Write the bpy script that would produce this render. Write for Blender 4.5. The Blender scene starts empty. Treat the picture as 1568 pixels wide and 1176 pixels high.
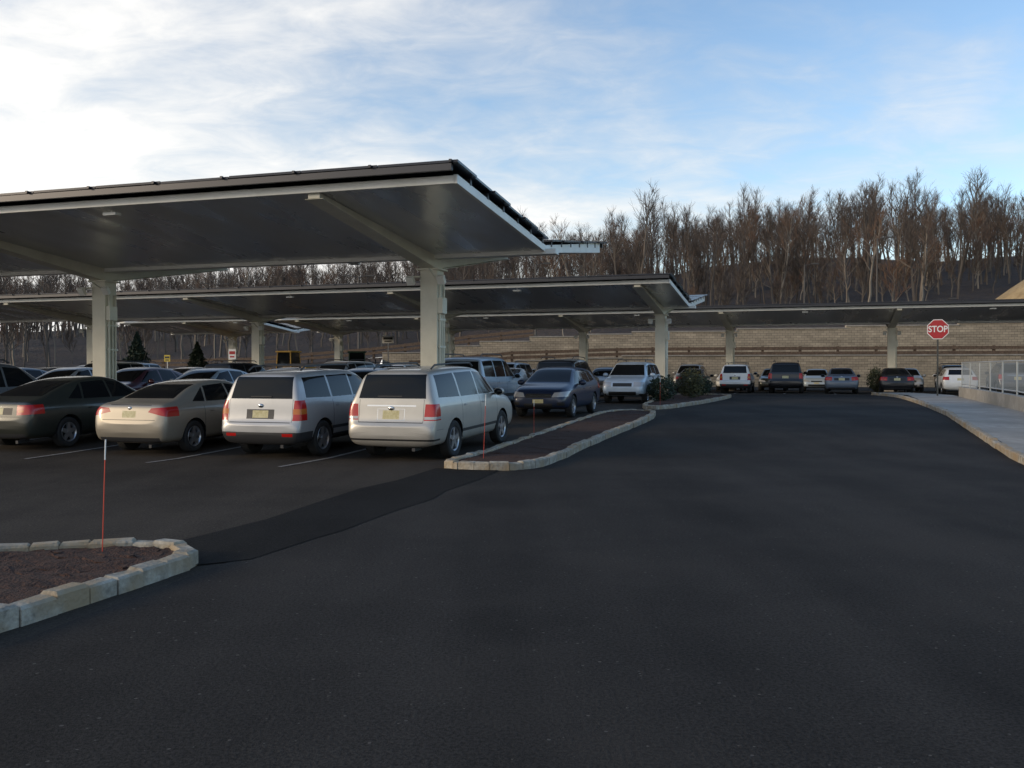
import bpy, bmesh, math, random
from mathutils import Vector, Matrix, noise
random.seed(7)
S=bpy.context.scene
R=math.radians
TH=R(18); U=Vector((math.sin(TH),math.cos(TH),0)); V=Vector((math.cos(TH),-math.sin(TH),0))

def gz(y):
    if y<18: return 0.0
    if y<28: return (y-18)*.035
    if y<45: return .35+(y-28)*.1/17
    return .45
def lerp(tab,x):
    if x<=tab[0][0]: return tab[0][1]
    for a,b in zip(tab,tab[1:]):
        if x<=b[0]: return a[1]+(b[1]-a[1])*(x-a[0])/(b[0]-a[0])
    return tab[-1][1]

# ---------------------------------------------------------------- materials
def mat(name,col=(.5,.5,.5),rough=.6,metal=0,**k):
    m=bpy.data.materials.new(name); m.use_nodes=True
    b=m.node_tree.nodes['Principled BSDF']
    b.inputs['Base Color'].default_value=(*col,1); b.inputs['Roughness'].default_value=rough
    b.inputs['Metallic'].default_value=metal
    for kk,v in k.items(): b.inputs[kk.replace('_',' ')].default_value=v
    return m
def nd(m,t,**k):
    n=m.node_tree.nodes.new(t)
    for a,v in k.items():
        if a.startswith('i_'): n.inputs[a[2:].replace('_',' ')].default_value=v
        else: setattr(n,a,v)
    return n
def lk(m,a,b): m.node_tree.links.new(a,b)
def noisy(name,c1,c2,scale=5,detail=4,rough=.8,metal=0,bump=.3,bscale=None,coord='Object',bdist=.02,c3=None,scale2=.3,**k):
    m=mat(name,c1,rough,metal,**k); b=m.node_tree.nodes['Principled BSDF']
    tc=nd(m,'ShaderNodeTexCoord')
    n=nd(m,'ShaderNodeTexNoise',i_Scale=scale,i_Detail=detail,i_Roughness=.65); lk(m,tc.outputs[coord],n.inputs['Vector'])
    r=nd(m,'ShaderNodeValToRGB'); r.color_ramp.elements[0].position=.35; r.color_ramp.elements[1].position=.68
    r.color_ramp.elements[0].color=(*c1,1); r.color_ramp.elements[1].color=(*c2,1)
    lk(m,n.outputs['Fac'],r.inputs['Fac']); out=r.outputs['Color']
    if c3:
        n2=nd(m,'ShaderNodeTexNoise',i_Scale=scale2,i_Detail=3); lk(m,tc.outputs[coord],n2.inputs['Vector'])
        mr=nd(m,'ShaderNodeMapRange'); mr.inputs[1].default_value=.42; mr.inputs[2].default_value=.64; lk(m,n2.outputs['Fac'],mr.inputs[0])
        mx=nd(m,'ShaderNodeMix',data_type='RGBA'); lk(m,mr.outputs[0],mx.inputs[0]); lk(m,out,mx.inputs[6]); mx.inputs[7].default_value=(*c3,1)
        out=mx.outputs[2]
    lk(m,out,b.inputs['Base Color'])
    if bump:
        n3=nd(m,'ShaderNodeTexNoise',i_Scale=bscale or scale*3,i_Detail=2); lk(m,tc.outputs[coord],n3.inputs['Vector'])
        bp=nd(m,'ShaderNodeBump',i_Strength=bump,i_Distance=bdist); lk(m,n3.outputs['Fac'],bp.inputs['Height']); lk(m,bp.outputs[0],b.inputs['Normal'])
    return m

def asphalt(name,a,c,tint,speck):
    m=mat(name,a,.9); b=m.node_tree.nodes['Principled BSDF']; b.inputs['Specular IOR Level'].default_value=.12
    tc=nd(m,'ShaderNodeTexCoord'); co=tc.outputs['Object']
    g=nd(m,'ShaderNodeTexNoise',i_Scale=48.0,i_Detail=3.0,i_Roughness=.8); lk(m,co,g.inputs['Vector'])
    r=nd(m,'ShaderNodeValToRGB'); r.color_ramp.elements[0].position=.36; r.color_ramp.elements[1].position=.64
    r.color_ramp.elements[0].color=(*a,1); r.color_ramp.elements[1].color=(*c,1); lk(m,g.outputs['Fac'],r.inputs[0])
    mp=nd(m,'ShaderNodeMapping'); mp.inputs['Rotation'].default_value=(0,0,TH); mp.inputs['Scale'].default_value=(.9,.10,1); lk(m,co,mp.inputs[0])
    s=nd(m,'ShaderNodeTexNoise',i_Scale=.7,i_Detail=3.0,i_Roughness=.6); lk(m,mp.outputs[0],s.inputs['Vector'])
    l=nd(m,'ShaderNodeTexNoise',i_Scale=.35,i_Detail=4.0,i_Roughness=.6); lk(m,co,l.inputs['Vector'])
    ad=nd(m,'ShaderNodeMath',operation='ADD'); lk(m,s.outputs['Fac'],ad.inputs[0]); lk(m,l.outputs['Fac'],ad.inputs[1])
    mr=nd(m,'ShaderNodeMapRange'); mr.inputs[1].default_value=.75; mr.inputs[2].default_value=1.25; mr.inputs[3].default_value=.65; mr.inputs[4].default_value=1.38; lk(m,ad.outputs[0],mr.inputs[0])
    mx=nd(m,'ShaderNodeMix',data_type='RGBA',blend_type='MULTIPLY'); mx.inputs[0].default_value=1; lk(m,r.outputs[0],mx.inputs[6]); lk(m,mr.outputs[0],mx.inputs[7])
    mt=nd(m,'ShaderNodeMix',data_type='RGBA'); mrt=nd(m,'ShaderNodeMapRange'); mrt.inputs[1].default_value=.5; mrt.inputs[2].default_value=.7; mrt.inputs[4].default_value=.6; lk(m,l.outputs['Fac'],mrt.inputs[0])
    lk(m,mrt.outputs[0],mt.inputs[0]); lk(m,mx.outputs[2],mt.inputs[6]); mt.inputs[7].default_value=(*tint,1)
    vo=nd(m,'ShaderNodeTexVoronoi',i_Scale=30.0); lk(m,co,vo.inputs['Vector'])
    sp=nd(m,'ShaderNodeSeparateColor'); lk(m,vo.outputs['Color'],sp.inputs[0])
    rad=nd(m,'ShaderNodeMath',operation='MULTIPLY'); lk(m,sp.outputs[1],rad.inputs[0]); rad.inputs[1].default_value=.32
    lt=nd(m,'ShaderNodeMath',operation='LESS_THAN'); lk(m,vo.outputs['Distance'],lt.inputs[0]); lk(m,rad.outputs[0],lt.inputs[1])
    gt=nd(m,'ShaderNodeMath',operation='GREATER_THAN'); gt.inputs[1].default_value=.94; lk(m,sp.outputs[0],gt.inputs[0])
    mu=nd(m,'ShaderNodeMath',operation='MULTIPLY'); lk(m,lt.outputs[0],mu.inputs[0]); lk(m,gt.outputs[0],mu.inputs[1])
    mz=nd(m,'ShaderNodeMix',data_type='RGBA'); lk(m,mu.outputs[0],mz.inputs[0]); lk(m,mt.outputs[2],mz.inputs[6]); mz.inputs[7].default_value=(*speck,1)
    lk(m,mz.outputs[2],b.inputs['Base Color'])
    bp=nd(m,'ShaderNodeBump',i_Strength=.7,i_Distance=.012); lk(m,g.outputs['Fac'],bp.inputs['Height']); lk(m,bp.outputs[0],b.inputs['Normal'])
    return m
M_road=asphalt('asphalt_road',(.017,.0152,.0136),(.049,.0435,.038),(.042,.0365,.031),(.10,.09,.08))
M_lot=asphalt('asphalt_lot',(.028,.0225,.018),(.064,.054,.043),(.052,.043,.034),(.12,.11,.09))
M_seam=asphalt('asphalt_seam',(.009,.0086,.008),(.021,.0195,.0175),(.016,.0148,.0135),(.04,.04,.035))
M_earth=noisy('earth',(.05,.035,.022),(.10,.075,.045),scale=1.2,bump=.5,bscale=6,bdist=.1)
M_litter=noisy('leaf_litter',(.038,.026,.018),(.090,.060,.038),scale=.5,bump=.8,bscale=2.5,bdist=.4,c3=(.055,.036,.023),scale2=.06)
M_mulch=noisy('mulch',(.022,.010,.006),(.085,.034,.018),scale=28,bump=1,bscale=45,bdist=.04,rough=.95)
M_line=noisy('worn_paint',(.30,.29,.27),(.10,.09,.085),scale=14,bump=0,rough=.8)
M_granite=noisy('granite_block',(.20,.18,.145),(.46,.42,.345),scale=9,detail=6,bump=.7,bscale=30,bdist=.018,c3=(.31,.235,.145),scale2=2.2)
M_conc=noisy('concrete',(.28,.255,.22),(.38,.35,.30),scale=4,bump=.2,bscale=60,bdist=.006,c3=(.25,.23,.195),scale2=.8)
M_steel=noisy('cream_steel',(.60,.57,.47),(.70,.67,.56),scale=1.5,bump=.0,rough=.42)
M_white=noisy('white_fascia',(.74,.73,.68),(.84,.83,.79),scale=1.5,bump=0,rough=.4)
M_pv=mat('pv_module',(.018,.02,.03),.25,.2)
M_pvf=mat('pv_frame',(.06,.06,.065),.4,.8)
M_galv=mat('galvanised',(.5,.51,.52),.35,.9)
M_rail=mat('railing_paint',(.42,.43,.42),.4,.3)
M_wood=noisy('guard_timber',(.07,.045,.03),(.15,.10,.065),scale=6,bump=.3)
M_dark=mat('dark_plastic',(.015,.015,.016),.55)
M_yel=noisy('machine_yellow',(.55,.30,.03),(.45,.24,.03),scale=5,bump=0,rough=.45)
def deckmat():
    m=mat('deck_underside',(.66,.66,.66),.34,.5); b=m.node_tree.nodes['Principled BSDF']
    tc=nd(m,'ShaderNodeTexCoord')
    n=nd(m,'ShaderNodeTexNoise',i_Scale=.9,i_Detail=4.0)
    mp=nd(m,'ShaderNodeMapping'); mp.inputs['Scale'].default_value=(1.6,.35,1); lk(m,tc.outputs['Object'],mp.inputs[0]); lk(m,mp.outputs[0],n.inputs['Vector'])
    mr=nd(m,'ShaderNodeMapRange'); mr.inputs[1].default_value=.35; mr.inputs[2].default_value=.65; mr.inputs[3].default_value=.22; mr.inputs[4].default_value=.5; lk(m,n.outputs['Fac'],mr.inputs[0]); lk(m,mr.outputs[0],b.inputs['Roughness'])
    bp=nd(m,'ShaderNodeBump',i_Strength=.12,i_Distance=.05); lk(m,n.outputs['Fac'],bp.inputs['Height']); lk(m,bp.outputs[0],b.inputs['Normal'])
    return m
M_deck=deckmat()
def blockwall():
    m=mat('wall_blocks',(.4,.33,.22),.9); b=m.node_tree.nodes['Principled BSDF']
    tc=nd(m,'ShaderNodeTexCoord'); s=nd(m,'ShaderNodeSeparateXYZ'); lk(m,tc.outputs['Object'],s.inputs[0])
    c=nd(m,'ShaderNodeCombineXYZ'); lk(m,s.outputs[0],c.inputs[0]); lk(m,s.outputs[2],c.inputs[1])
    br=nd(m,'ShaderNodeTexBrick',i_Scale=1.0); br.inputs['Brick Width'].default_value=.46; br.inputs['Row Height'].default_value=.21
    br.inputs['Mortar Size'].default_value=.014; br.inputs['Color1'].default_value=(.42,.35,.255,1); br.inputs['Color2'].default_value=(.31,.26,.19,1); br.inputs['Mortar'].default_value=(.16,.13,.095,1)
    lk(m,c.outputs[0],br.inputs['Vector'])
    mpn=nd(m,'ShaderNodeMapping'); mpn.inputs['Scale'].default_value=(.35,.35,2.2); lk(m,tc.outputs['Object'],mpn.inputs[0])
    n=nd(m,'ShaderNodeTexNoise',i_Scale=.7,i_Detail=5.0,i_Roughness=.7); lk(m,mpn.outputs[0],n.inputs['Vector'])
    mr=nd(m,'ShaderNodeMapRange'); mr.inputs[1].default_value=.3; mr.inputs[2].default_value=.7; mr.inputs[3].default_value=.6; mr.inputs[4].default_value=1.2; lk(m,n.outputs['Fac'],mr.inputs[0])
    mx=nd(m,'ShaderNodeMix',data_type='RGBA',blend_type='MULTIPLY'); mx.inputs[0].default_value=1; lk(m,br.outputs['Color'],mx.inputs[6]); lk(m,mr.outputs[0],mx.inputs[7])
    lk(m,mx.outputs[2],b.inputs['Base Color'])
    bp=nd(m,'ShaderNodeBump',i_Strength=.5,i_Distance=.05); lk(m,n.outputs['Fac'],bp.inputs['Height']); lk(m,bp.outputs[0],b.inputs['Normal'])
    return m
M_wall=blockwall()
def barkmat(name,c1,c2,c3):
    m=mat(name,c1,.9); b=m.node_tree.nodes['Principled BSDF']
    oi=nd(m,'ShaderNodeObjectInfo'); r=nd(m,'ShaderNodeValToRGB'); r.color_ramp.elements[0].color=(*c1,1); r.color_ramp.elements[1].color=(*c3,1)
    e=r.color_ramp.elements.new(.7); e.color=(*c2,1)
    lk(m,oi.outputs['Random'],r.inputs[0]); lk(m,r.outputs[0],b.inputs['Base Color']); return m
M_bark=barkmat('bark',(.080,.065,.053),(.15,.125,.10),(.26,.225,.18))
M_twig=barkmat('twigs',(.062,.049,.041),(.100,.074,.057),(.175,.100,.062))

# ---------------------------------------------------------------- mesh builder
class MB:
    def __init__(s): s.v=[];s.f=[];s.m=[]
    def add(s,vs,fs,mi=0,M=None):
        o=len(s.v)
        for p in vs:
            p=Vector(p)
            if M is not None: p=M@p
            s.v.append(tuple(p))
        for f in fs: s.f.append([i+o for i in f]); s.m.append(mi)
    BF=[(0,3,2,1),(4,5,6,7),(0,1,5,4),(1,2,6,5),(2,3,7,6),(3,0,4,7)]
    def hexa(s,p,mi=0,M=None): s.add(p,s.BF,mi,M)
    def box(s,c,sz,mi=0,M=None,taper=1.0):
        x,y,z=c; a,b,h=sz[0]/2,sz[1]/2,sz[2]/2; t=taper
        s.hexa([(x-a,y-b,z-h),(x+a,y-b,z-h),(x+a,y+b,z-h),(x-a,y+b,z-h),(x-a*t,y-b*t,z+h),(x+a*t,y-b*t,z+h),(x+a*t,y+b*t,z+h),(x-a*t,y+b*t,z+h)],mi,M)
    def slab(s,x0,x1,ya,za,yb,zb,ta,tb=None,mi=0):
        tb=ta if tb is None else tb
        if ya>yb: ya,yb,za,zb,ta,tb=yb,ya,zb,za,tb,ta
        s.hexa([(x0,ya,za),(x1,ya,za),(x1,yb,zb),(x0,yb,zb),(x0,ya,za+ta),(x1,ya,za+ta),(x1,yb,zb+tb),(x0,yb,zb+tb)],mi)
    def ribbon(s,p0,p1,r0,r1,mi=0,rnd=random):
        d=(p1-p0).normalized(); a=d.orthogonal().normalized(); b=d.cross(a); t=rnd.uniform(0,3.1416)
        w=a*math.cos(t)+b*math.sin(t); s.add([p0-w*r0,p0+w*r0,p1+w*r1,p1-w*r1],[(0,1,2,3)],mi)
    def tube(s,p0,p1,r0,r1,n=6,mi=0,cap=False):
        p0=Vector(p0);p1=Vector(p1); d=(p1-p0)
        if d.length<1e-6: return
        d.normalize(); a=d.orthogonal().normalized(); b=d.cross(a)
        vs=[];
        for p,r in ((p0,r0),(p1,r1)):
            for i in range(n):
                t=2*math.pi*i/n; vs.append(p+(a*math.cos(t)+b*math.sin(t))*r)
        fs=[(i,(i+1)%n,n+(i+1)%n,n+i) for i in range(n)]
        if cap: fs+= [tuple(reversed(range(n))),tuple(range(n,2*n))]
        s.add(vs,fs,mi)
    def ellipsoid(s,c,r,mi=0,nu=12,nv=8):
        vs=[];fs=[]
        for j in range(nv+1):
            ph=math.pi*j/nv
            for i in range(nu):
                t=2*math.pi*i/nu; vs.append((c[0]+r[0]*math.sin(ph)*math.cos(t),c[1]+r[1]*math.sin(ph)*math.sin(t),c[2]+r[2]*math.cos(ph)))
        for j in range(nv):
            for i in range(nu): fs.append((j*nu+i,(j+1)*nu+i,(j+1)*nu+(i+1)%nu,j*nu+(i+1)%nu))
        s.add(vs,fs,mi)
    def mesh(s,name,mats,smooth=False,angle=40):
        me=bpy.data.meshes.new(name); me.from_pydata(s.v,[],s.f)
        for m in mats: me.materials.append(m)
        me.polygons.foreach_set('material_index',s.m)
        if smooth:
            me.polygons.foreach_set('use_smooth',[True]*len(s.f)); me.set_sharp_from_angle(angle=R(angle))
        me.update(); return me
    def obj(s,name,mats,smooth=False,parent=None,bevel=0,angle=40):
        o=bpy.data.objects.new(name,s.mesh(name,mats,smooth,angle)); S.collection.objects.link(o)
        if parent: o.parent=parent
        if bevel:
            b=o.modifiers.new('bevel','BEVEL'); b.width=bevel; b.segments=2; b.limit_method='ANGLE'
        return o
def empty(name,loc=(0,0,0),rot=0):
    e=bpy.data.objects.new(name,None); e.location=loc; e.rotation_euler=(0,0,rot); S.collection.objects.link(e); return e

def sheet(name,poly,off,m,step=None,disp=0,zf=None):
    bm=bmesh.new(); bm.faces.new([bm.verts.new((p[0],p[1],0)) for p in poly])
    bmesh.ops.triangulate(bm,faces=bm.faces[:])
    for y in (18,28,45):
        bmesh.ops.bisect_plane(bm,geom=bm.verts[:]+bm.edges[:]+bm.faces[:],plane_co=(0,y,0),plane_no=(0,1,0),dist=1e-4)
    if step:
        xs=[p[0] for p in poly]; ys=[p[1] for p in poly]
        x=min(xs)+step
        while x<max(xs):
            bmesh.ops.bisect_plane(bm,geom=bm.verts[:]+bm.edges[:]+bm.faces[:],plane_co=(x,0,0),plane_no=(1,0,0),dist=1e-4); x+=step
        y=min(ys)+step
        while y<max(ys):
            bmesh.ops.bisect_plane(bm,geom=bm.verts[:]+bm.edges[:]+bm.faces[:],plane_co=(0,y,0),plane_no=(0,1,0),dist=1e-4); y+=step
    for v in bm.verts:
        z=gz(v.co.y)+off
        if disp: z+=disp*noise.noise(Vector((v.co.x*2.1,v.co.y*2.1,3)))+disp*.5*random.uniform(-1,1)
        v.co.z=z
    bmesh.ops.recalc_face_normals(bm,faces=bm.faces[:])
    for f in bm.faces:
        if f.normal.z<0: f.normal_flip()
    me=bpy.data.meshes.new(name); bm.to_mesh(me); bm.free(); me.materials.append(m)
    o=bpy.data.objects.new(name,me); S.collection.objects.link(o); return o

# ---------------------------------------------------------------- ground
sheet('ground',[(-900,-300),(900,-300),(900,1500),(-900,1500)],-.012,M_earth)
sheet('parking_lot',[(-110,-15),(110,-15),(110,76),(-110,84)],-.004,M_lot)
sheet('road',[(-6.5,-9),(0.34,-9),(9.1,16.7),(18.4,44),(21,50),(9.5,50),(10.4,44.5),(5.3,32),(4.65,28.6),(1.7,20.2),(.3,16.2),(-.4,15.0),(-1.44,11.3),(-2.45,8.2)],.002,M_road)
sheet('asphalt_seam',[(-3.05,8.4),(-2.7,8.0),(-2.3,8.25),(-1.95,9.3),(-1.78,9.7),(-1.40,11.1),(-1.02,12.2),(-.92,13.0),(-.5,14.4),(-.2,15.9),(-1.3,16.1),(-1.75,14.3),(-2.15,13.3),(-2.35,12.4),(-2.75,10.5),(-3.3,9.0)],.007,M_seam)
lines=MB()
def pline(x,y,L,w=.1):
    n=6
    for i in range(n):
        a=Vector((x,y,0))+U*(L*i/n); b=Vector((x,y,0))+U*(L*(i+1)/n)
        p=[a-V*w/2,a+V*w/2,b+V*w/2,b-V*w/2]
        lines.add([(q.x,q.y,gz(q.y)+.006) for q in p],[(0,1,2,3)])
for i in range(1,7): pline(-1.45-2.6*i,15.6+.75*i,5.4)
for i in range(12):
    c=Vector((7.0,35.2,0))-V*(1.6+2.7*i); pline(c.x,c.y,5)
for i in range(-5,14):
    c=Vector((12.4,52.6,0))-V*(2.7*i); pline(c.x,c.y,5)
lines.obj('parking_lines',[M_line])

# kerb blocks
def kerb(name,pts,closed=False,h=.14,w=.15,L=.3,inner=1):
    mb=MB(); P=[Vector((p[0],p[1],0)) for p in pts]
    if closed: P.append(P[0])
    for _ in range(2):
        Q=[P[0]]
        for a,b in zip(P,P[1:]): Q+= [a.lerp(b,.25),a.lerp(b,.75)]
        Q.append(P[-1]); 
        if closed: Q=Q[1:-1]; Q.append(Q[0])
        P=Q
    segs=list(zip(P,P[1:])); tot=sum((b-a).length for a,b in segs)
    def at(s):
        for a,b in segs:
            l=(b-a).length
            if s<=l and l>0: return a.lerp(b,s/l)
            s-=l
        return P[-1]
    s=0
    while s<tot-.08:
        l=min(L*random.uniform(.75,1.3),tot-s); a=at(s);b=at(s+l); d=(b-a)
        if d.length<.03: s+=l; continue
        dl=d.length; d.normalize(); nrm=Vector((-d.y,d.x,0))*inner
        jo=random.uniform(-.012,.012); hh=h+random.uniform(-.014,.012)
        a2=a+d*.005+nrm*jo; b2=b-d*.005+nrm*(jo+random.uniform(-.006,.006))
        za,zb=gz(a2.y),gz(b2.y); c=.016
        base=[a2,b2,b2+nrm*w,a2+nrm*w]; zz=[za,zb,zb,za]
        t=[a2+d*c+nrm*c*1.6,b2-d*c+nrm*c*1.6,b2-d*c+nrm*(w-c),a2+d*c+nrm*(w-c)]
        r=[random.uniform(-.008,.008) for _ in range(4)]
        low=[(p.x,p.y,z-.06) for p,z in zip(base,zz)]; mid=[(p.x,p.y,z+hh-c*1.3) for p,z in zip(base,zz)]; top=[(p.x,p.y,z+hh+q) for p,z,q in zip(t,zz,r)]
        F=[]
        for k in range(4):
            k2=(k+1)%4; F+=[(k,k2,4+k2,4+k),(4+k,4+k2,8+k2,8+k)]
        F.append((8,9,10,11)); 
        if inner<0: F=[tuple(reversed(f)) for f in F]
        mb.add(low+mid+top,F); s+=l
    return mb.obj(name,[M_granite]),P
def island(pts,nm):
    k,P=kerb('kerb_'+nm,pts,closed=True)
    c=sum(P,Vector())/len(P)
    inner=[]
    for i,p in enumerate(P[:-1]):
        d=(P[(i+1)%(len(P)-1)]-P[i-1]).normalized(); n=Vector((-d.y,d.x,0)); inner.append(p+n*.12)
    sheet('mulch_bed_'+nm,[(p.x,p.y) for p in inner],.10,M_mulch,step=.10 if nm=='near' else .3,disp=.024)
island([(-4.9,.5),(-3.23,5.94),(-2.78,7.5),(-2.62,8.15),(-3.2,8.6),(-4.2,8.35),(-6.5,7.3),(-10,5.6),(-10,.5)],'near')
island([(-1.3,16.05),(-.3,15.7),(.45,16.0),(.85,17.4),(1.7,20.2),(4.75,28.7),(3.6,29.6),(2.75,28.6),(-.35,18.9),(-1.0,17.0)],'middle')
island([(4.3,32.6),(5.35,31.9),(10.4,44.0),(10.6,46.4),(7.5,47.2),(6.0,43),(5.95,39)],'far')
kr,_=kerb('kerb_roadside',[(18.9,49.5),(18.5,44.3),(9.1,16.7),(-.0,-10)],inner=1,L=.42)

# sidewalk, parapet, railing on the right
def lineR(off,y): return (3.42+.34*y+off,y)
sheet('sidewalk',[lineR(.14,-10),lineR(2.25,-10),lineR(2.25,44),(18.9+1.9,49.2),(18.9+.14,49.2),lineR(.14,44.3)],.135,M_conc)
sheet('verge',[lineR(2.6,-10),(90,-10),(90,44),lineR(2.6,44)],.12,noisy('verge_grass',(.03,.035,.012),(.07,.06,.03),scale=6,bump=.6))
pw=MB(); rl=MB()
y=-8.0
while y<42:
    a=lineR(2.25,y);b=lineR(2.25,y+2.49); z0,z1=gz(a[1])+.05,gz(b[1])+.05
    pw.hexa([(a[0],a[1],z0-.2),(a[0]+.3,a[1],z0-.2),(b[0]+.3,b[1],z1-.2),(b[0],b[1],z1-.2),(a[0],a[1],z0+.52),(a[0]+.3,a[1],z0+.52),(b[0]+.3,b[1],z1+.52),(b[0],b[1],z1+.52)])
    A=Vector((a[0]+.15,a[1],z0+.52));B=Vector((lineR(2.25,y+2.5)[0]+.15,y+2.5,z1+.52))
    rl.tube(A,A+Vector((0,0,1.1)),.028,.028,8,0,True)
    for hz in (1.08,.12): rl.tube(A+Vector((0,0,hz)),B+Vector((0,0,hz)),.022,.022,6)
    n=15
    for k in range(1,n):
        q=A.lerp(B,k/n); rl.tube(q+Vector((0,0,.12)),q+Vector((0,0,1.08)),.007,.007,4)
    y+=2.5
rl.tube(B,B+Vector((0,0,1.1)),.028,.028,8,0,True)
pw.obj('parapet_wall',[M_conc],bevel=.015); rl.obj('metal_railing',[M_rail],smooth=True)

# ---------------------------------------------------------------- solar canopies
def canopy(org,L,cols,dz=0,detail=False):
    root=empty('solar_canopy',(org[0],org[1],0),-TH)
    zb,zn,zf=4.62+dz,5.17+dz,5.33+dz; YN,YF=-6.03,5.9
    d=MB(); d.slab(-L,-.0,YN+.04,zn+.02,-.12,zb+.03,.04); d.slab(-L,0,.12,zb+.03,YF-.04,zf+.02,.04)
    d.obj('deck',[M_deck],parent=root)
    f=MB()
    f.box((-L/2+.02,YN,zn+.07),(L+.04,.07,.15)); f.box((-L/2+.02,YF,zf+.07),(L+.04,.07,.15))
    for x in (.045,-L-.045):
        f.slab(x-.04,x+.04,YN-.035,zn-.01,-.0,zb-.02,.17); f.slab(x-.04,x+.04,.0,zb-.02,YF+.035,zf-.01,.19,.30)
    f.box((-L/2+.1,0,zb+.0),(L+.5,.30,.13)); 
    f.obj('fascia',[M_white],parent=root,bevel=.006)
    p=MB()
    for sgn,ye,ze,yo in ((-1,YN,zn,-.45),(1,YF,zf,.45)):
        sl=(ze-zb)/(abs(ye)-.1)
        span=abs(ye)+.42-.18; n=6; ml=span/n
        zz=lambda y: zb+(abs(y)-.1)*sl+.27
        for r in range(n):
            y0=.18+r*ml; y1=y0+ml-.03
            nx=int((L+.3)/1.62); off=.18+ (.05 if r%2 else 0)
            for i in range(nx):
                x1=off-i*1.62; x0=x1-1.60; j=random.uniform(-.008,.008)
                p.slab(x0,x1,sgn*y0,zz(y0)+j,sgn*y1,zz(y1)+j,.045,mi=0)
        for k in range(7):
            y0=.4+k*(span-.3)/6; p.slab(-L,.1,sgn*(y0-.04),zz(y0)-.13,sgn*(y0+.04),zz(y0)-.13,.12,mi=1)
        for i in range(int(L/1.62)):
            x=.1-i*1.62; p.box((x,sgn*(abs(ye)+.42),zz(abs(ye)+.42)+.02),(.05,.05,.05),1)
    p.obj('pv_array',[M_pv,M_pvf],parent=root)
    c=MB(); ped=MB(); pip=MB(); lamp=MB()
    for cx in cols:
        w=org[0]+V.x*cx; wy=org[1]+V.y*cx; g=gz(wy)
        c.box((cx,0,(g+4.3+dz)/2+.05),(.46,.46,4.3+dz-g-.1))
        c.box((cx,0,4.28+dz),(.62,.62,.05)); c.box((cx,0,g+.86),(.66,.66,.04))
        for sgn,ye,ze in ((-1,YN,zn),(1,YF,zf)):
            y1=abs(ye)-.06
            c.slab(cx-.13,cx+.13,sgn*.0,4.30+dz,sgn*y1,ze-.10,zb-4.30-dz+.02,.11)
            c.slab(cx-.2,cx+.2,sgn*.0,4.27+dz,sgn*y1,ze-.115,.022,.012)
        ped.box((cx,0,g+.40),(.8,.8,.88))
        for k,(dx,dy) in enumerate(((.27,-.12),(.27,.02),(.27,.14))):
            pip.tube((cx+dx,dy,g+.9),(cx+dx,dy,(3.9 if k!=1 else 3.2)+dz),.028,.028,8)
        pip.box((cx+.3,-.05,3.35+dz),(.14,.3,.4)); pip.box((cx+.27,.02,2.3),(.05,.4,.05)); pip.box((cx+.27,.02,3.0),(.05,.4,.05))
        pip.tube((cx+.27,-.12,3.9+dz),(cx+.27,-.9,4.25+dz),.022,.022,6)
        for sx in (-1,1):
            pip.box((cx+sx*.34,-.3,4.08+dz),(.26,.05,.05)); Mx=Matrix.Translation((cx+sx*.42,-.42,3.98+dz))@Matrix.Rotation(R(35),4,'X')
            lamp.box((0,0,0),(.2,.12,.22),0,Mx)
        for sgn,ye,ze in ((-1,YN,zn),(1,YF,zf)):
            xx=cx-5.1
            lamp.box((xx,sgn*(abs(ye)-.35),ze-.10),(.34,.18,.07)); lamp.box((xx,sgn*(abs(ye)-.35),ze-.03),(.05,.05,.1))
    c.obj('steel_frame',[M_steel],parent=root,bevel=.012); ped.obj('pedestals',[M_conc],parent=root,bevel=.03)
    pip.obj('conduits',[M_steel],parent=root,smooth=True); lamp.obj('luminaires',[M_white],parent=root,bevel=.01)
canopy((.78,23.3),30,[-2.98,-13.3,-23.6],0,True)
canopy((7.98,42.7),46,[-1.22,-12.0,-22.5,-33.2,-43.8],-.02)
canopy((42.1,52.9),59.6,[-9.4,-19.3,-29.2,-39.1,-49,-58],.1)
canopy((-16.65,72),11,[-5.5],.1)

# ---------------------------------------------------------------- cars
paints={}
def paint(nm,col,metal=.2,rough=.40):
    m=noisy('paint_'+nm,col,tuple(c*.93 for c in col),scale=3,detail=2,bump=0,rough=rough,metal=metal)
    b=m.node_tree.nodes['Principled BSDF']; b.inputs['Coat Weight'].default_value=.6; b.inputs['Coat Roughness'].default_value=.07
    paints[nm]=m
for n,c,me in [('champagne',(.46,.44,.40),.4),('silver',(.42,.42,.42),.4),('beige',(.31,.275,.22),.35),('olive',(.03,.033,.026),.2),
        ('maroon',(.07,.012,.018),.2),('iceblue',(.36,.42,.47),.3),('navy',(.012,.022,.055),.2),('white',(.75,.74,.70),0),('black',(.012,.012,.014),.2),
        ('grey',(.11,.112,.118),.2),('slate',(.12,.15,.19),.2),('pearlblue',(.45,.53,.60),.2)]:
    paint(n,c,me)
M_glass=mat('car_glass',(.008,.009,.010),.05,0,Specular_IOR_Level=.24)
M_red=mat('lamp_red',(.42,.010,.008),.25,0,Coat_Weight=.2)
M_amb=mat('lamp_amber',(.50,.14,.02),.25)
M_clear=mat('lamp_clear',(.42,.42,.42),.2,.2)
M_tyre=mat('tyre',(.018,.018,.018),.85)
M_rim=mat('alloy',(.48,.48,.49),.32,.85)
M_plate=noisy('number_plate',(.58,.52,.30),(.42,.36,.16),scale=14,bump=0,rough=.5)
M_trim=mat('dark_trim',(.03,.03,.032),.5)
M_chrome=mat('chrome',(.6,.6,.6),.18,1)
SM=[None,M_glass,M_red,M_tyre,M_rim,M_plate,M_clear,M_trim,M_amb,M_chrome,M_dark]
GL,RD,TY,RM,PL,CL,TR,AM,CH,BK=range(1,11)

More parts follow.
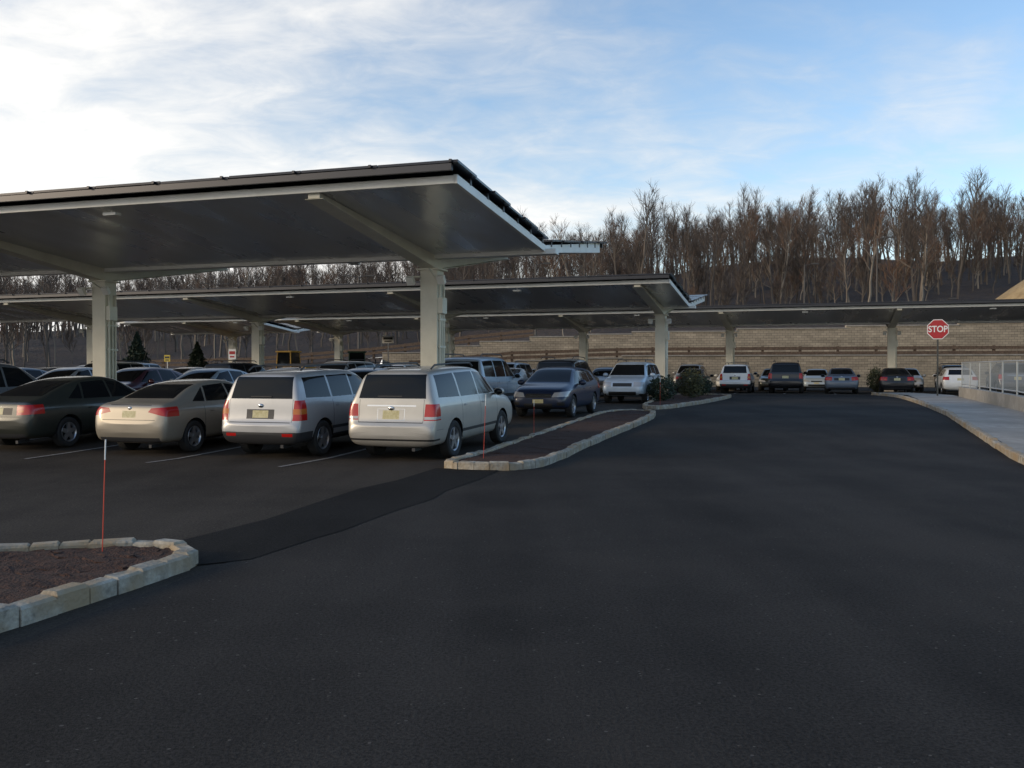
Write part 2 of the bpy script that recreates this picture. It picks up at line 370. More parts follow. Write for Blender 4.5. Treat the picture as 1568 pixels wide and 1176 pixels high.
def shell(st):
    mb=MB(); rings=[]
    for (y,hw,zb,zs,zt,wr) in st:
        g=zt-zs; we=hw*.95
        x6=we+(wr-we)*.86
        half=[(0,zb),(hw*.84,zb),(hw*.965,zb+.09),(hw,zb+(zs-zb)*.5),(hw*.992,zs-.09*min(1,(zs-zb)/.5)),(we,zs),(x6,zs+g*.84),(wr*.90,zt-.02*min(1,g/.3)),(wr*.5,zt),(0,zt+.004)]
        full=half+[(-x,z) for x,z in reversed(half[1:-1])]
        rings.append([(x,y,z) for x,z in full])
    n=len(rings[0]); 
    for r in rings: mb.v+= r
    for i in range(len(rings)-1):
        for k in range(n):
            k2=(k+1)%n; mb.f.append([i*n+k,i*n+k2,(i+1)*n+k2,(i+1)*n+k]); mb.m.append(0)
    for base,flip in ((0,False),((len(rings)-1)*n,True)):
        H=9
        for k in range(H):
            a=k;b=k+1;c=(n-b)%n;d=(n-a)%n
            if a==0: f=[base+0,base+1,base+n-1]
            elif b==9: f=[base+8,base+9,base+n-8]
            else: f=[base+a,base+b,base+c,base+d]
            mb.f.append(f if flip else f[::-1]); mb.m.append(0)
    me=mb.mesh('tmp',[])
    o=bpy.data.objects.new('tmp',me); S.collection.objects.link(o)
    m=o.modifiers.new('s','SUBSURF'); m.levels=2
    dg=bpy.context.evaluated_depsgraph_get(); ev=o.evaluated_get(dg)
    bm=bmesh.new(); bm.from_mesh(ev.to_mesh()); ev.to_mesh_clear()
    bpy.data.objects.remove(o); bpy.data.meshes.remove(me)
    bmesh.ops.recalc_face_normals(bm,faces=bm.faces[:])
    return bm
def project(bm,ax,poly,mi,cond,delete=False):
    ar=sum(poly[i][0]*poly[(i+1)%len(poly)][1]-poly[(i+1)%len(poly)][0]*poly[i][1] for i in range(len(poly)))
    if ar<0: poly=poly[::-1]
    a0=min(p[0] for p in poly);a1=max(p[0] for p in poly);b0=min(p[1] for p in poly);b1=max(p[1] for p in poly)
    def pj(c): return (c.y,c.z) if ax=='x' else (c.x,c.z)
    fs=[]
    for f in bm.faces:
        pts=[pj(v.co) for v in f.verts]
        if max(p[0] for p in pts)<a0 or min(p[0] for p in pts)>a1 or max(p[1] for p in pts)<b0 or min(p[1] for p in pts)>b1: continue
        if cond(f.calc_center_median(),f.normal): fs.append(f)
    for i in range(len(poly)):
        p,q=poly[i],poly[(i+1)%len(poly)]; d=(q[0]-p[0],q[1]-p[1]); nn=(d[1],-d[0])
        co=(0,p[0],p[1]) if ax=='x' else (p[0],0,p[1]); no=Vector((0,nn[0],nn[1]) if ax=='x' else (nn[0],0,nn[1])).normalized()
        g=set(fs)
        for f in fs: g.update(f.verts); g.update(f.edges)
        r=bmesh.ops.bisect_plane(bm,geom=list(g),plane_co=co,plane_no=no,dist=1e-5)
        fs=[x for x in r['geom'] if isinstance(x,bmesh.types.BMFace) and x.is_valid]
    kill=[]
    for f in fs:
        c=pj(f.calc_center_median()); ok=True
        for i in range(len(poly)):
            p,q=poly[i],poly[(i+1)%len(poly)]
            if (q[0]-p[0])*(c[1]-p[1])-(q[1]-p[1])*(c[0]-p[0])<-1e-6: ok=False;break
        if ok:
            if delete: kill.append(f)
            else: f.material_index=mi
    if kill: bmesh.ops.delete(bm,geom=kill,context='FACES')
def side(bm,poly,mi,xm=.4,**k): project(bm,'x',poly,mi,lambda c,n:abs(c.x)>xm and abs(n.x)>.25,**k)
def rear(bm,poly,mi,y,both=True,nmin=-9):
    project(bm,'y',poly,mi,lambda c,n:c.y<y and n.y<.3)
    if both: project(bm,'y',[(-p[0],p[1]) for p in poly],mi,lambda c,n:c.y<y and n.y<.3)
def front(bm,poly,mi,y,both=True):
    project(bm,'y',poly,mi,lambda c,n:c.y>y and n.y>-.3)
    if both: project(bm,'y',[(-p[0],p[1]) for p in poly],mi,lambda c,n:c.y>y and n.y>-.3)
def rect(x0,x1,z0,z1): return [(x0,z0),(x1,z0),(x1,z1),(x0,z1)]

def finish(bm,sp):
    r=sp['r']; hw=sp['hw']
    for yw in (-sp['wb']/2+sp['wo'],sp['wb']/2+sp['wo']):
        ar=r+.055; poly=[(yw+ar*math.cos(2*math.pi*k/22),r+ar*math.sin(2*math.pi*k/22)) for k in range(22)]
        project(bm,'x',poly,0,lambda c,n:abs(c.x)>.5 and c.z<r+ar+.05,delete=True)
    me=bpy.data.meshes.new('t'); bm.to_mesh(me); bm.free()
    mb=MB(); mb.v=[tuple(v.co) for v in me.vertices]; mb.f=[list(p.vertices) for p in me.polygons]; mb.m=[p.material_index for p in me.polygons]
    bpy.data.meshes.remove(me)
    for yw in (-sp['wb']/2+sp['wo'],sp['wb']/2+sp['wo']):
        for sx in (-1,1):
            ar=r+.053; N=28
            pts=[(yw+ar*math.cos(2*math.pi*k/N),r+ar*math.sin(2*math.pi*k/N)) for k in range(N)]
            xo,xi=sx*(hw-.035),sx*(hw-.36)
            for k in range(N):
                p,q=pts[k],pts[(k+1)%N]
                if min(p[1],q[1])<sp['zb']: continue
                mb.add([(xo,*p),(xo,*q),(xi,*q),(xi,*p)],[(0,1,2,3)],BK)
            up=[p for p in pts if p[1]>=sp['zb']]
            mb.add([(xi,*p) for p in up],[tuple(range(len(up)))],BK)
            xc=sx*(hw-.125); w=.105
            prof=[(r*.64,w*.8),(r*.72,w),(r*.90,w*1.02),(r*.985,w*.8),(r,w*.5),(r,-w*.5),(r*.985,-w*.8),(r*.9,-w),(r*.6,-w)]
            def lathe(prof,mi,n=28):
                vs=[];fs=[]
                for (rr,xx) in prof:
                    for k in range(n):
                        t=2*math.pi*k/n; vs.append((xc+sx*xx,yw+rr*math.cos(t),r+rr*math.sin(t)))
                for j in range(len(prof)-1):
                    for k in range(n): fs.append((j*n+k,j*n+(k+1)%n,(j+1)*n+(k+1)%n,(j+1)*n+k))
                mb.add(vs,fs,mi)
            lathe(prof,TY); lathe([(r*.655,w*.78),(r*.63,w*.9),(r*.575,w*.72),(r*.56,w*.2)],RM); lathe([(r*.57,w*.2),(.001,w*.15)],BK)
            lathe([(r*.17,w*.55),(r*.15,w*.85),(.001,w*.88)],RM,14)
            ns=sp.get('spokes',5)
            for k in range(ns):
                t=2*math.pi*k/ns+.3; c,s_=math.cos(t),math.sin(t)
                def P(rad,tn,xx): return (xc+sx*xx,yw+rad*c-tn*s_,r+rad*s_+tn*c)
                a,b=.05,.034
                mb.hexa([P(r*.1,-a,w*.45),P(r*.1,a,w*.45),P(r*.1,a,w*.8),P(r*.1,-a,w*.8),P(r*.6,-b,w*.5),P(r*.6,b,w*.5),P(r*.6,b,w*.82),P(r*.6,-b,w*.82)],RM)
    my=sp['my']; mz=sp['mz']
    for sx in (-1,1):
        mb.ellipsoid((sx*(hw+.085),my,mz),(.12,.075,.085),sp.get('mirror',0)); mb.ellipsoid((sx*(hw+.085),my-.03,mz),(.10,.065,.068),GL)
        mb.box((sx*(hw-.01),my+.01,mz-.05),(.14,.05,.04),TR)
    for hy in sp['handles']:
        for sx in (-1,1): mb.ellipsoid((sx*(hw*.985),hy,sp['hz']),(.028,.09,.016),sp.get('handle',0),8,6)
    if 'rails' in sp:
        y0,y1,zr,xr=sp['rails']
        for sx in (-1,1):
            pts=[(y0,zr-.07),(y0+.15,zr),((y0+y1)/2,zr+.015),(y1-.15,zr-.0),(y1,zr-.07)]
            for p,q in zip(pts,pts[1:]): mb.tube((sx*xr,*p),(sx*xr,*q),.018,.018,6,sp.get('railm',TR),True)
        if sp.get('cross'):
            for cy in sp['cross']: mb.tube((-xr,cy,zr+.01),(xr,cy,zr+.01),.018,.018,6,TR,True)
    for b in sp.get('boxes',[]): mb.box(*b)
    for b in sp.get('ell',[]): mb.ellipsoid(*b)
    mb.box((.45,sp['yr']+.18,sp['zb']-.03),(.06,.3,.06),TR)
    mb.box((0,0,sp['zb']+.02),(hw*1.5,sp['wb']*.7,.08),BK)
    return mb

def gaps(bm,ys,z0,z1):
    for y in ys: side(bm,rect(y-.006,y+.006,z0,z1),BK)

CAR={}
def suv():
    st=[(-2.36,.74,.50,.60,.66,.62),(-2.33,.85,.38,.66,.71,.74),(-2.27,.89,.31,.74,.79,.80),(-2.235,.90,.29,1.0,1.08,.79),(-2.20,.905,.27,1.10,1.20,.775),(-2.08,.91,.27,1.12,1.52,.71),(-2.01,.91,.27,1.12,1.66,.69),(-1.88,.915,.27,1.12,1.70,.68),
    (-1.0,.92,.25,1.10,1.735,.69),(0,.92,.25,1.08,1.735,.69),(.40,.92,.25,1.07,1.705,.68),(.70,.915,.25,1.06,1.63,.68),(1.30,.905,.26,1.04,1.16,.74),(1.44,.90,.26,1.01,1.12,.76),(1.95,.89,.28,.95,1.06,.76),(2.2,.86,.30,.86,.99,.72),(2.30,.80,.34,.74,.86,.66),(2.36,.66,.44,.60,.68,.54)]
    bm=shell(st)
    side(bm,[(.06,1.15),(1.04,1.14),(.58,1.57),(.06,1.62)],GL); side(bm,[(-.92,1.16),(0,1.15),(0,1.62),(-.92,1.62)],GL); side(bm,[(-1.98,1.19),(-.99,1.16),(-.99,1.62),(-1.86,1.60)],GL)
    front(bm,[(-.74,1.15),(.74,1.15),(.60,1.62),(-.60,1.62)],GL,.5,False)
    rear(bm,[(-.69,1.18),(.69,1.18),(.62,1.62),(-.62,1.62)],GL,-1.9,False)
    rear(bm,rect(.655,.663,.74,1.16),BK,-2.0)
    rear(bm,[(.67,.78),(.93,.78),(.93,1.08),(.69,1.08)],RD,-2.03); rear(bm,rect(.68,.93,.80,.85),CL,-2.03)
    rear(bm,rect(-.28,.28,.78,.99),CH,-2,False); rear(bm,rect(-.27,.27,.785,.985),0,-2,False)
    rear(bm,rect(-.17,.17,.80,.96),PL,-2,False)
    rear(bm,rect(-.66,.66,.733,.747),BK,-2,False); rear(bm,rect(-.9,.9,.40,.435),BK,-2,False)
    rear(bm,rect(-.5,.5,1.035,1.06),CH,-2,False)
    front(bm,[(.42,.70),(.85,.74),(.85,.92),(.45,.88)],CL,1.8); front(bm,rect(-.38,.38,.70,.86),BK,1.9,False); front(bm,rect(-.55,.55,.36,.50),BK,1.9,False); front(bm,rect(-.16,.16,.50,.60),PL,1.9,False)
    side(bm,rect(-1.0,1.0,.47,.53),TR); gaps(bm,[1.04,.03,-.96],.42,1.12)
    side(bm,rect(-2.2,-1.9,.60,.605),BK)
    sp=dict(r=.36,hw=.915,wb=2.71,wo=.03,zb=.27,my=.88,mz=1.16,handles=(.18,-.80),hz=.99,rails=(-1.75,.35,1.785,.60),railm=TR,yr=-2.3,
      boxes=[((-.05,-2.185,1.22),(.5,.02,.02),TR)],ell=[((0,-2.255,1.0),(.06,.015,.04),CH,10,6)])
    CAR['suv']=finish(bm,sp)
def pilot():
    st=[(-2.38,.78,.52,.62,.70,.66),(-2.35,.90,.40,.68,.74,.78),(-2.29,.94,.33,.76,.82,.84),(-2.26,.95,.31,1.02,1.10,.84),(-2.22,.955,.29,1.08,1.2,.82),(-2.12,.96,.29,1.09,1.58,.77),(-2.04,.96,.29,1.09,1.70,.76),(-1.9,.96,.29,1.09,1.75,.75),
    (-1.0,.97,.27,1.08,1.79,.76),(0,.97,.27,1.07,1.79,.76),(.35,.97,.27,1.06,1.76,.75),(.62,.965,.27,1.05,1.67,.74),(1.25,.95,.28,1.03,1.16,.80),(1.4,.95,.28,1.02,1.12,.82),(2.05,.93,.30,.98,1.06,.80),(2.26,.88,.32,.86,.98,.74),(2.36,.78,.38,.66,.76,.66),(2.40,.64,.48,.60,.64,.54)]
    bm=shell(st)
    side(bm,[(.0,1.14),(1.0,1.14),(.52,1.62),(0,1.66)],GL); side(bm,[(-1.0,1.14),(-.07,1.14),(-.07,1.66),(-1.0,1.66)],GL); side(bm,[(-2.02,1.16),(-1.07,1.14),(-1.07,1.66),(-1.96,1.64)],GL)
    front(bm,[(-.80,1.18),(.80,1.18),(.66,1.68),(-.66,1.68)],GL,.4,False); rear(bm,[(-.76,1.2),(.76,1.2),(.69,1.63),(-.69,1.63)],GL,-1.9,False)
    rear(bm,rect(.74,.98,.84,1.14),RD,-2.05); rear(bm,rect(-.17,.17,.86,1.0),PL,-2,False)
    front(bm,rect(.5,.92,.74,.92),CL,1.9); front(bm,rect(-.45,.45,.72,.88),BK,1.9,False); front(bm,rect(-.6,.6,.38,.52),BK,1.9,False); front(bm,rect(-.16,.16,.54,.65),PL,1.9,False)
    side(bm,rect(-1.0,1.0,.50,.60),TR); gaps(bm,[1.0,-.03,-1.03],.42,1.1)
    CAR['pilot']=finish(bm,dict(r=.37,hw=.96,wb=2.70,wo=.02,zb=.3,my=.8,mz=1.16,handles=(.15,-.85),hz=.98,rails=(-1.8,.3,1.86,.66),yr=-2.3))
def crossover():
    st=[(-2.26,.72,.48,.58,.64,.62),(-2.23,.83,.38,.64,.70,.72),(-2.18,.86,.31,.72,.78,.77),(-2.15,.87,.29,.98,1.06,.76),(-2.12,.875,.27,1.08,1.18,.75),(-2.02,.88,.27,1.10,1.48,.70),(-1.96,.88,.27,1.10,1.60,.68),(-1.84,.885,.27,1.10,1.64,.67),
    (-1.0,.89,.26,1.08,1.675,.67),(0,.89,.26,1.06,1.67,.67),(.38,.89,.26,1.05,1.63,.66),(.66,.885,.26,1.03,1.55,.66),(1.24,.88,.27,1.0,1.12,.72),(1.38,.87,.27,.98,1.07,.74),(1.88,.865,.29,.92,1.01,.74),(2.12,.83,.31,.82,.92,.70),(2.23,.76,.36,.68,.78,.62),(2.28,.62,.46,.58,.64,.5)]
    bm=shell(st)
    side(bm,[(.02,1.12),(1.0,1.11),(.56,1.50),(.02,1.555)],GL); side(bm,[(-.88,1.13),(-.04,1.12),(-.04,1.555),(-.88,1.555)],GL); side(bm,[(-1.88,1.16),(-.95,1.13),(-.95,1.555),(-1.80,1.54)],GL)
    front(bm,[(-.71,1.12),(.71,1.12),(.58,1.55),(-.58,1.55)],GL,.4,False); rear(bm,[(-.67,1.15),(.67,1.15),(.61,1.56),(-.61,1.56)],GL,-1.8,False)
    rear(bm,rect(.685,.693,.71,1.14),BK,-1.95)
    rear(bm,[(.70,.74),(.9,.74),(.9,1.12),(.72,1.12)],RD,-1.95); rear(bm,rect(.70,.9,.86,.96),AM,-1.95)
    rear(bm,rect(-.3,.3,.77,.95),TR,-2,False); rear(bm,rect(-.17,.17,.79,.93),PL,-2,False)
    rear(bm,rect(-.95,.95,.25,.52),TR,-1.75,False); rear(bm,rect(.5,.72,.44,.50),RD,-2); rear(bm,rect(-.66,.66,.698,.712),BK,-2,False)
    front(bm,rect(.45,.83,.68,.86),CL,1.8); front(bm,rect(-.38,.38,.68,.82),BK,1.9,False); front(bm,rect(-.55,.55,.34,.48),BK,1.9,False)
    side(bm,rect(-2.3,2.3,.2,.40),TR); side(bm,rect(-.98,.98,.50,.56),TR); gaps(bm,[1.0,-.01,-.92],.40,1.08)
    CAR['crossover']=finish(bm,dict(r=.345,hw=.885,wb=2.62,wo=.0,zb=.28,my=.84,mz=1.13,handles=(.15,-.76),hz=.96,rails=(-1.65,.3,1.745,.58),cross=(-1.1,-.2),yr=-2.2,
      boxes=[((.0,-2.125,1.19),(.45,.02,.02),TR)],ell=[((0,-2.165,1.02),(.05,.02,.04),CH,10,6)]))
def sedan(nm,k=1.0,h=1.43,lights=0,L=2.25,hw=.875,wb=2.67):
    a=h-1.43
    st=[(-L-.01,.66,.46,.56,.62,.54),(-L+.02,.78,.36,.64,.71,.66),(-L+.06,.84,.28,.80,.90,.70),(-L+.10,.86,.25,.92,1.00,.70),(-L+.20,hw-.01,.23,.955,1.03,.70),(-L+.46,hw,.22,.955,1.06,.69),(-L+.62,hw,.22,.955,1.10+a*.4,.675),(-1.25,hw,.22,.95,1.27+a,.62),(-.85,hw,.21,.94,1.375+a,.59),
    (-.45,hw,.21,.935,1.42+a,.585),(0,hw,.21,.925,1.43+a,.59),(.3,hw,.21,.92,1.395+a,.59),(.55,hw,.21,.915,1.32+a,.60),(1.2,hw-.01,.22,.89,.99,.68),(1.34,hw-.015,.22,.87,.95,.70),(1.85,.85,.24,.80,.87,.68),(L-.13,.80,.25,.68,.77,.62),(L-.02,.70,.30,.54,.61,.54),(L+.02,.56,.38,.46,.50,.44)]
    bm=shell(st)
    side(bm,[(.0,.985),(.95,.97),(.45,1.27+a),(0,1.335+a)],GL); side(bm,[(-.85,1.0),(-.06,.985),(-.06,1.335+a),(-.72,1.31+a)],GL); side(bm,[(-1.28,1.02),(-.90,1.0),(-.79,1.29+a)],GL)
    front(bm,[(-.66,.99),(.66,.99),(.53,1.34+a),(-.53,1.34+a)],GL,.3,False)
    rear(bm,[(-.60,1.095),(.60,1.095),(.50,1.345+a),(-.50,1.345+a)],GL,-.7,False)
    if lights==0:
        rear(bm,[(.44,.86),(.9,.76),(.9,.96),(.50,.935)],RD,-L+.42)
    elif lights==1:
        rear(bm,[(.52,.74),(.9,.76),(.9,.95),(.50,.94)],RD,-L+.36); rear(bm,rect(.55,.68,.80,.84),AM,-L+.3)
    else:
        rear(bm,[(.60,.70),(.9,.72),(.9,.97),(.64,.96)],RD,-L+.32)
    rear(bm,rect(-.40,.40,.745,.885),BK if lights==1 else 0,-L+.4,False); rear(bm,rect(-.48,.48,.985,.997),BK,-L+.3,False)
    rear(bm,rect(-.16,.16,.75,.88),PL,-L+.4,False); rear(bm,rect(-.62,.62,.70,.71),BK,-L+.4,False); rear(bm,rect(-.7,.7,.26,.36),TR,-L+.3,False)
    front(bm,[(.38,.58),(.84,.62),(.84,.76),(.44,.68)],CL,L-.6); front(bm,rect(-.34,.34,.58,.66),BK,L-.4,False); front(bm,rect(-.5,.5,.32,.44),BK,L-.4,False); front(bm,rect(-.16,.16,.47,.56),PL,L-.4,False)
    gaps(bm,[.96,-.03,-.98],.32,.93)
    CAR[nm]=finish(bm,dict(r=.32,hw=hw,wb=wb,wo=.02,zb=.22,my=.72,mz=.99,handles=(.12,-.74),hz=.80,yr=-L+.05,ell=[((0,-L+.075,.93),(.05,.02,.035),CH,10,6)]))
def hatch():
    L=2.2
    st=[(-2.21,.66,.46,.58,.64,.56),(-2.18,.80,.36,.66,.72,.68),(-2.12,.85,.27,.84,.92,.72),(-2.08,.86,.25,.95,1.04,.71),(-1.88,.865,.23,.96,1.24,.65),(-1.68,.87,.23,.96,1.37,.62),(-1.5,.87,.23,.955,1.415,.61),(-.7,.87,.22,.945,1.465,.60),(0,.87,.22,.93,1.465,.60),(.3,.87,.22,.93,1.43,.60),(.55,.87,.22,.92,1.36,.61),(1.2,.865,.22,.90,1.02,.68),(1.34,.86,.23,.88,.97,.70),(1.8,.85,.24,.82,.90,.68),(2.05,.80,.26,.70,.82,.64),(2.16,.72,.30,.58,.68,.58),(2.21,.58,.38,.50,.55,.48)]
    bm=shell(st)
    side(bm,[(.0,.99),(.98,.975),(.46,1.31),(0,1.38)],GL); side(bm,[(-.86,1.0),(-.06,.99),(-.06,1.38),(-.80,1.37)],GL); side(bm,[(-1.5,1.06),(-.92,1.0),(-.86,1.36),(-1.30,1.32)],GL)
    front(bm,[(-.67,1.02),(.67,1.02),(.54,1.38),(-.54,1.38)],GL,.3,False); rear(bm,[(-.6,1.06),(.6,1.06),(.53,1.34),(-.53,1.34)],GL,-1.5,False)
    rear(bm,rect(.56,.9,.78,.96),RD,-1.85); rear(bm,rect(-.17,.17,.76,.88),PL,-1.9,False)
    front(bm,[(.40,.60),(.83,.62),(.83,.77),(.46,.73)],CL,1.6); front(bm,rect(-.38,.38,.585,.70),BK,1.8,False); front(bm,rect(-.38,.38,.645,.66),CH,1.8,False)
    front(bm,rect(-.42,.42,.30,.42),BK,1.8,False); front(bm,rect(.56,.76,.36,.46),BK,1.8); front(bm,rect(-.16,.16,.43,.54),PL,1.8,False)
    gaps(bm,[.98,-.03,-.92],.32,.94)
    CAR['hatch']=finish(bm,dict(r=.32,hw=.87,wb=2.64,wo=.02,zb=.23,my=.74,mz=1.0,handles=(.12,-.72),hz=.82,yr=-2.1))
suv(); pilot(); crossover(); sedan('sedan'); sedan('saloon',h=1.46,lights=1,L=2.4,hw=.90,wb=2.74); sedan('compact',h=1.45,lights=2,L=2.2,hw=.86,wb=2.6); hatch()
NAMES={'suv':'parked_suv','pilot':'parked_suv','crossover':'parked_suv','sedan':'parked_sedan','saloon':'parked_sedan','compact':'parked_sedan','hatch':'parked_hatchback'}
cache={}
def car(t,col,x,y,h):
    k=(t,col)
    if k not in cache: cache[k]=CAR[t].mesh('car_'+t+'_'+col,[paints[col]]+SM[1:],smooth=True,angle=38)
    o=bpy.data.objects.new(NAMES[t],cache[k]); S.collection.objects.link(o)
    a=R(h); f=Vector((math.sin(a),math.cos(a),0)); c=Vector((x,y,0))
    zf=gz((c+f*1.3).y); zr=gz((c-f*1.3).y)
    pit=math.atan2(zf-zr,2.6)
    o.matrix_world=Matrix.Translation((x,y,(zf+zr)/2))@Matrix.Rotation(-a,4,'Z')@Matrix.Rotation(pit,4,'X')
car('suv','champagne',-1.5,19.6,19); car('crossover','silver',-4.1,19.95,18); car('sedan','beige',-6.8,20.5,18); car('saloon','olive',-9.75,21.4,18); car('suv','grey',-12.7,22.4,18)
for t,c,x,y in [('saloon','maroon',-12.3,31.2),('sedan','iceblue',-9.7,30.4),('saloon','silver',-14.95,32.1),('compact','slate',-17.6,33),('sedan','grey',-7.06,29.5),('compact','silver',-4.4,28.7),('hatch','navy',1.42,29),('saloon','black',-20.2,33.9)]:
    car(t,c,x,y,198)
car('pilot','iceblue',-1.05,31.2,18)
row=['crossover','pilot','sedan','hatch','saloon','suv','compact','crossover','saloon','sedan','suv','hatch','saloon']
cols=['pearlblue','black','grey','slate','olive','silver','navy','black','white','maroon','beige','grey','silver']
for i in range(12):
    c=Vector((4.95,39.3,0))-V*(2.68*i+random.uniform(-.1,.1)); car(row[i],cols[i],c.x,c.y,18 if i%5 else 198)
for i in range(13):
    if i in (3,7): continue
    c=Vector((6.0,47.6,0))-V*(2.7*i+1.2); car(row[-1-i],cols[(i*5+2)%13],c.x,c.y,198)
for t,c,x,y in [('crossover','white',13.5,56.2),('pilot','black',16.15,55.3),('saloon','slate',18.95,54.2),('saloon','black',21.65,53.3),('hatch','white',24.6,52.2),('sedan','grey',11.1,57.2),('compact','black',8.6,58.0),('suv','grey',27.2,51.4),
    ('saloon','silver',6.0,58.8),('crossover','slate',3.4,59.7),('sedan','black',-2,61.4),('suv','white',-7,63.2)]:
    car(t,c,x,y,18)
for i in range(14):
    if i in (2,9): continue
    c=Vector((27.5,58.6,0))-V*(2.7*i); car(row[(i*3)%13],cols[(i*4+1)%13],c.x,c.y,198)

# ---------------------------------------------------------------- retaining walls, hill
Z0=[(-250,1),(-60,1.5),(-25,2.2),(-12,3.2),(-4,4.2),(5,5.0),(40,5.8),(80,6.2),(250,6.5)]
RG=[(-260,8),(-120,9),(-93,10),(-60,11.5),(-40,13),(8,16),(22,17.8),(35,20.5),(60,21.8),(110,21.0),(250,20)]
def wy(x): return 81-.15*(x-28)
def hz(x,y):
    s=max(0,min(1.3,(y-wy(x)-2)/88)); z=lerp(Z0,x)
    k=min(s,1); k=k*k*(3-2*k)*.4+k*.6
    return z-.15+(lerp(RG,x)-z)*k + 1.2*noise.noise(Vector((x*.05,y*.05,0)))*min(1,s*5)
hb=MB(); xs=[-300+5*i for i in range(121)]; rows=[0,1,3,6,10,15,21,28,36,45,55,66,78,90,105,130,180]
for i,x in enumerate(xs):
    for j,r in enumerate(rows):
        y=wy(x)+.45+r; hb.v.append((x,y,hz(x,y)))
n=len(rows)
for i in range(len(xs)-1):
    for j in range(n-1): hb.f.append([i*n+j,(i+1)*n+j,(i+1)*n+j+1,i*n+j+1]); hb.m.append(0)
hb.obj('hillside',[M_litter],smooth=True)
em=MB()
ex=[-300+4*i for i in range(73)]
for x in ex:
    for k,(dy,fz) in enumerate(((-8,-.1),(-5,.25),(-2,.75),(.6,1.0))):
        em.v.append((x,wy(x)+dy,.35+(lerp(Z0,x)-.5)*max(fz,0)+ (random.uniform(-.15,.15) if k in(1,2) else 0) - (.5 if k==0 else 0)))
for i in range(len(ex)-1):
    for j in range(3): em.f.append([i*4+j,(i+1)*4+j,(i+1)*4+j+1,i*4+j+1]); em.m.append(0)
em.obj('embankment',[M_litter],smooth=True)
ang=math.atan(-.15)
def rwall(name,off,xa,xb,topf,base,thick,step):
    mb=MB(); o0=Vector((xa,wy(xa)+off,0)); L=(xb-xa)/math.cos(ang); n=int(L/step)
    for i in range(n):
        l0=i*L/n; l1=(i+1)*L/n; x=xa+(l0+l1)/2*math.cos(ang); t=round(topf(x)/.20)*.20
        mb.box(((l0+l1)/2,thick/2,(base+t)/2),(l1-l0,thick,t-base)); mb.box(((l0+l1)/2,thick/2-.03,t+.05),(l1-l0,thick+.08,.1),1)
    o=mb.obj(name,[M_wall,M_conc]); o.location=o0; o.rotation_euler=(0,0,ang); return o
rwall('retaining_wall',0,-12,160,lambda x:lerp(Z0,x),.2,.6,4.5)
TZ=[(-9,1.8),(0,2.6),(10,2.9),(160,3.1)]
rwall('retaining_wall',-4.2,-9,160,lambda x:lerp(TZ,x),.2,.5,4.5)
tr=MB()
for i in range(43):
    x0=-9+4*i;x1=x0+4
    z=lerp(TZ,x0)-.1;z1=lerp(TZ,x1)-.1
    tr.hexa([(x0,wy(x0)-3.8,z-.6),(x1,wy(x1)-3.8,z1-.6),(x1,wy(x1)+.1,z1-.6),(x0,wy(x0)+.1,z-.6),(x0,wy(x0)-3.8,z),(x1,wy(x1)-3.8,z1),(x1,wy(x1)+.1,z1+.1),(x0,wy(x0)+.1,z+.1)])
tr.obj('terrace',[M_litter])
def guardrail(pts):
    mb=MB()
    for (a,b) in zip(pts,pts[1:]):
        a=Vector(a);b=Vector(b); d=(b-a).normalized(); q=Matrix.Rotation(math.atan2(d.y,d.x),4,'Z')
        mb.box((0,0,.45),(.2,.2,1.1),0,Matrix.Translation(a)@q)
        for z in (.42,.82):
            u=Vector((0,0,z)); nn=Vector((d.y,-d.x,0))*.14
            A=a+u+nn;B=b+u+nn; h=Vector((0,0,.13)); t=nn*.5
            mb.hexa([A-h-t,B-h-t,B-h+t,A-h+t,A+h-t,B+h-t,B+h+t,A+h+t])
    return mb.obj('timber_guardrail',[M_wood])
guardrail([(x,wy(x)-3.2,lerp(TZ,x)-.1) for x in range(-9,100,3)])
guardrail([(x,wy(x)+1.4,hz(x,wy(x)+1.4)+.05) for x in range(-40,3,3)])
md=MB(); N=28
mc=Vector((56.5,92,0)); z=4
for j in range(9):
    for i in range(N):
        r=14*(1-j/8)**.7+.01; t=2*math.pi*i/N; q=Vector((r*math.cos(t),r*math.sin(t),0)); md.v.append((mc.x+q.x,mc.y+q.y,z+9.5*(j/8)+.5*noise.noise(q*.3+Vector((0,0,j)))))
for j in range(8):
    for i in range(N): md.f.append([j*N+i,j*N+(i+1)%N,(j+1)*N+(i+1)%N,(j+1)*N+i]); md.m.append(0)
md.obj('earth_mound',[noisy('mound_soil',(.38,.25,.11),(.55,.40,.20),scale=1.5,bump=.5,bscale=4,bdist=.1)],smooth=True,angle=80)

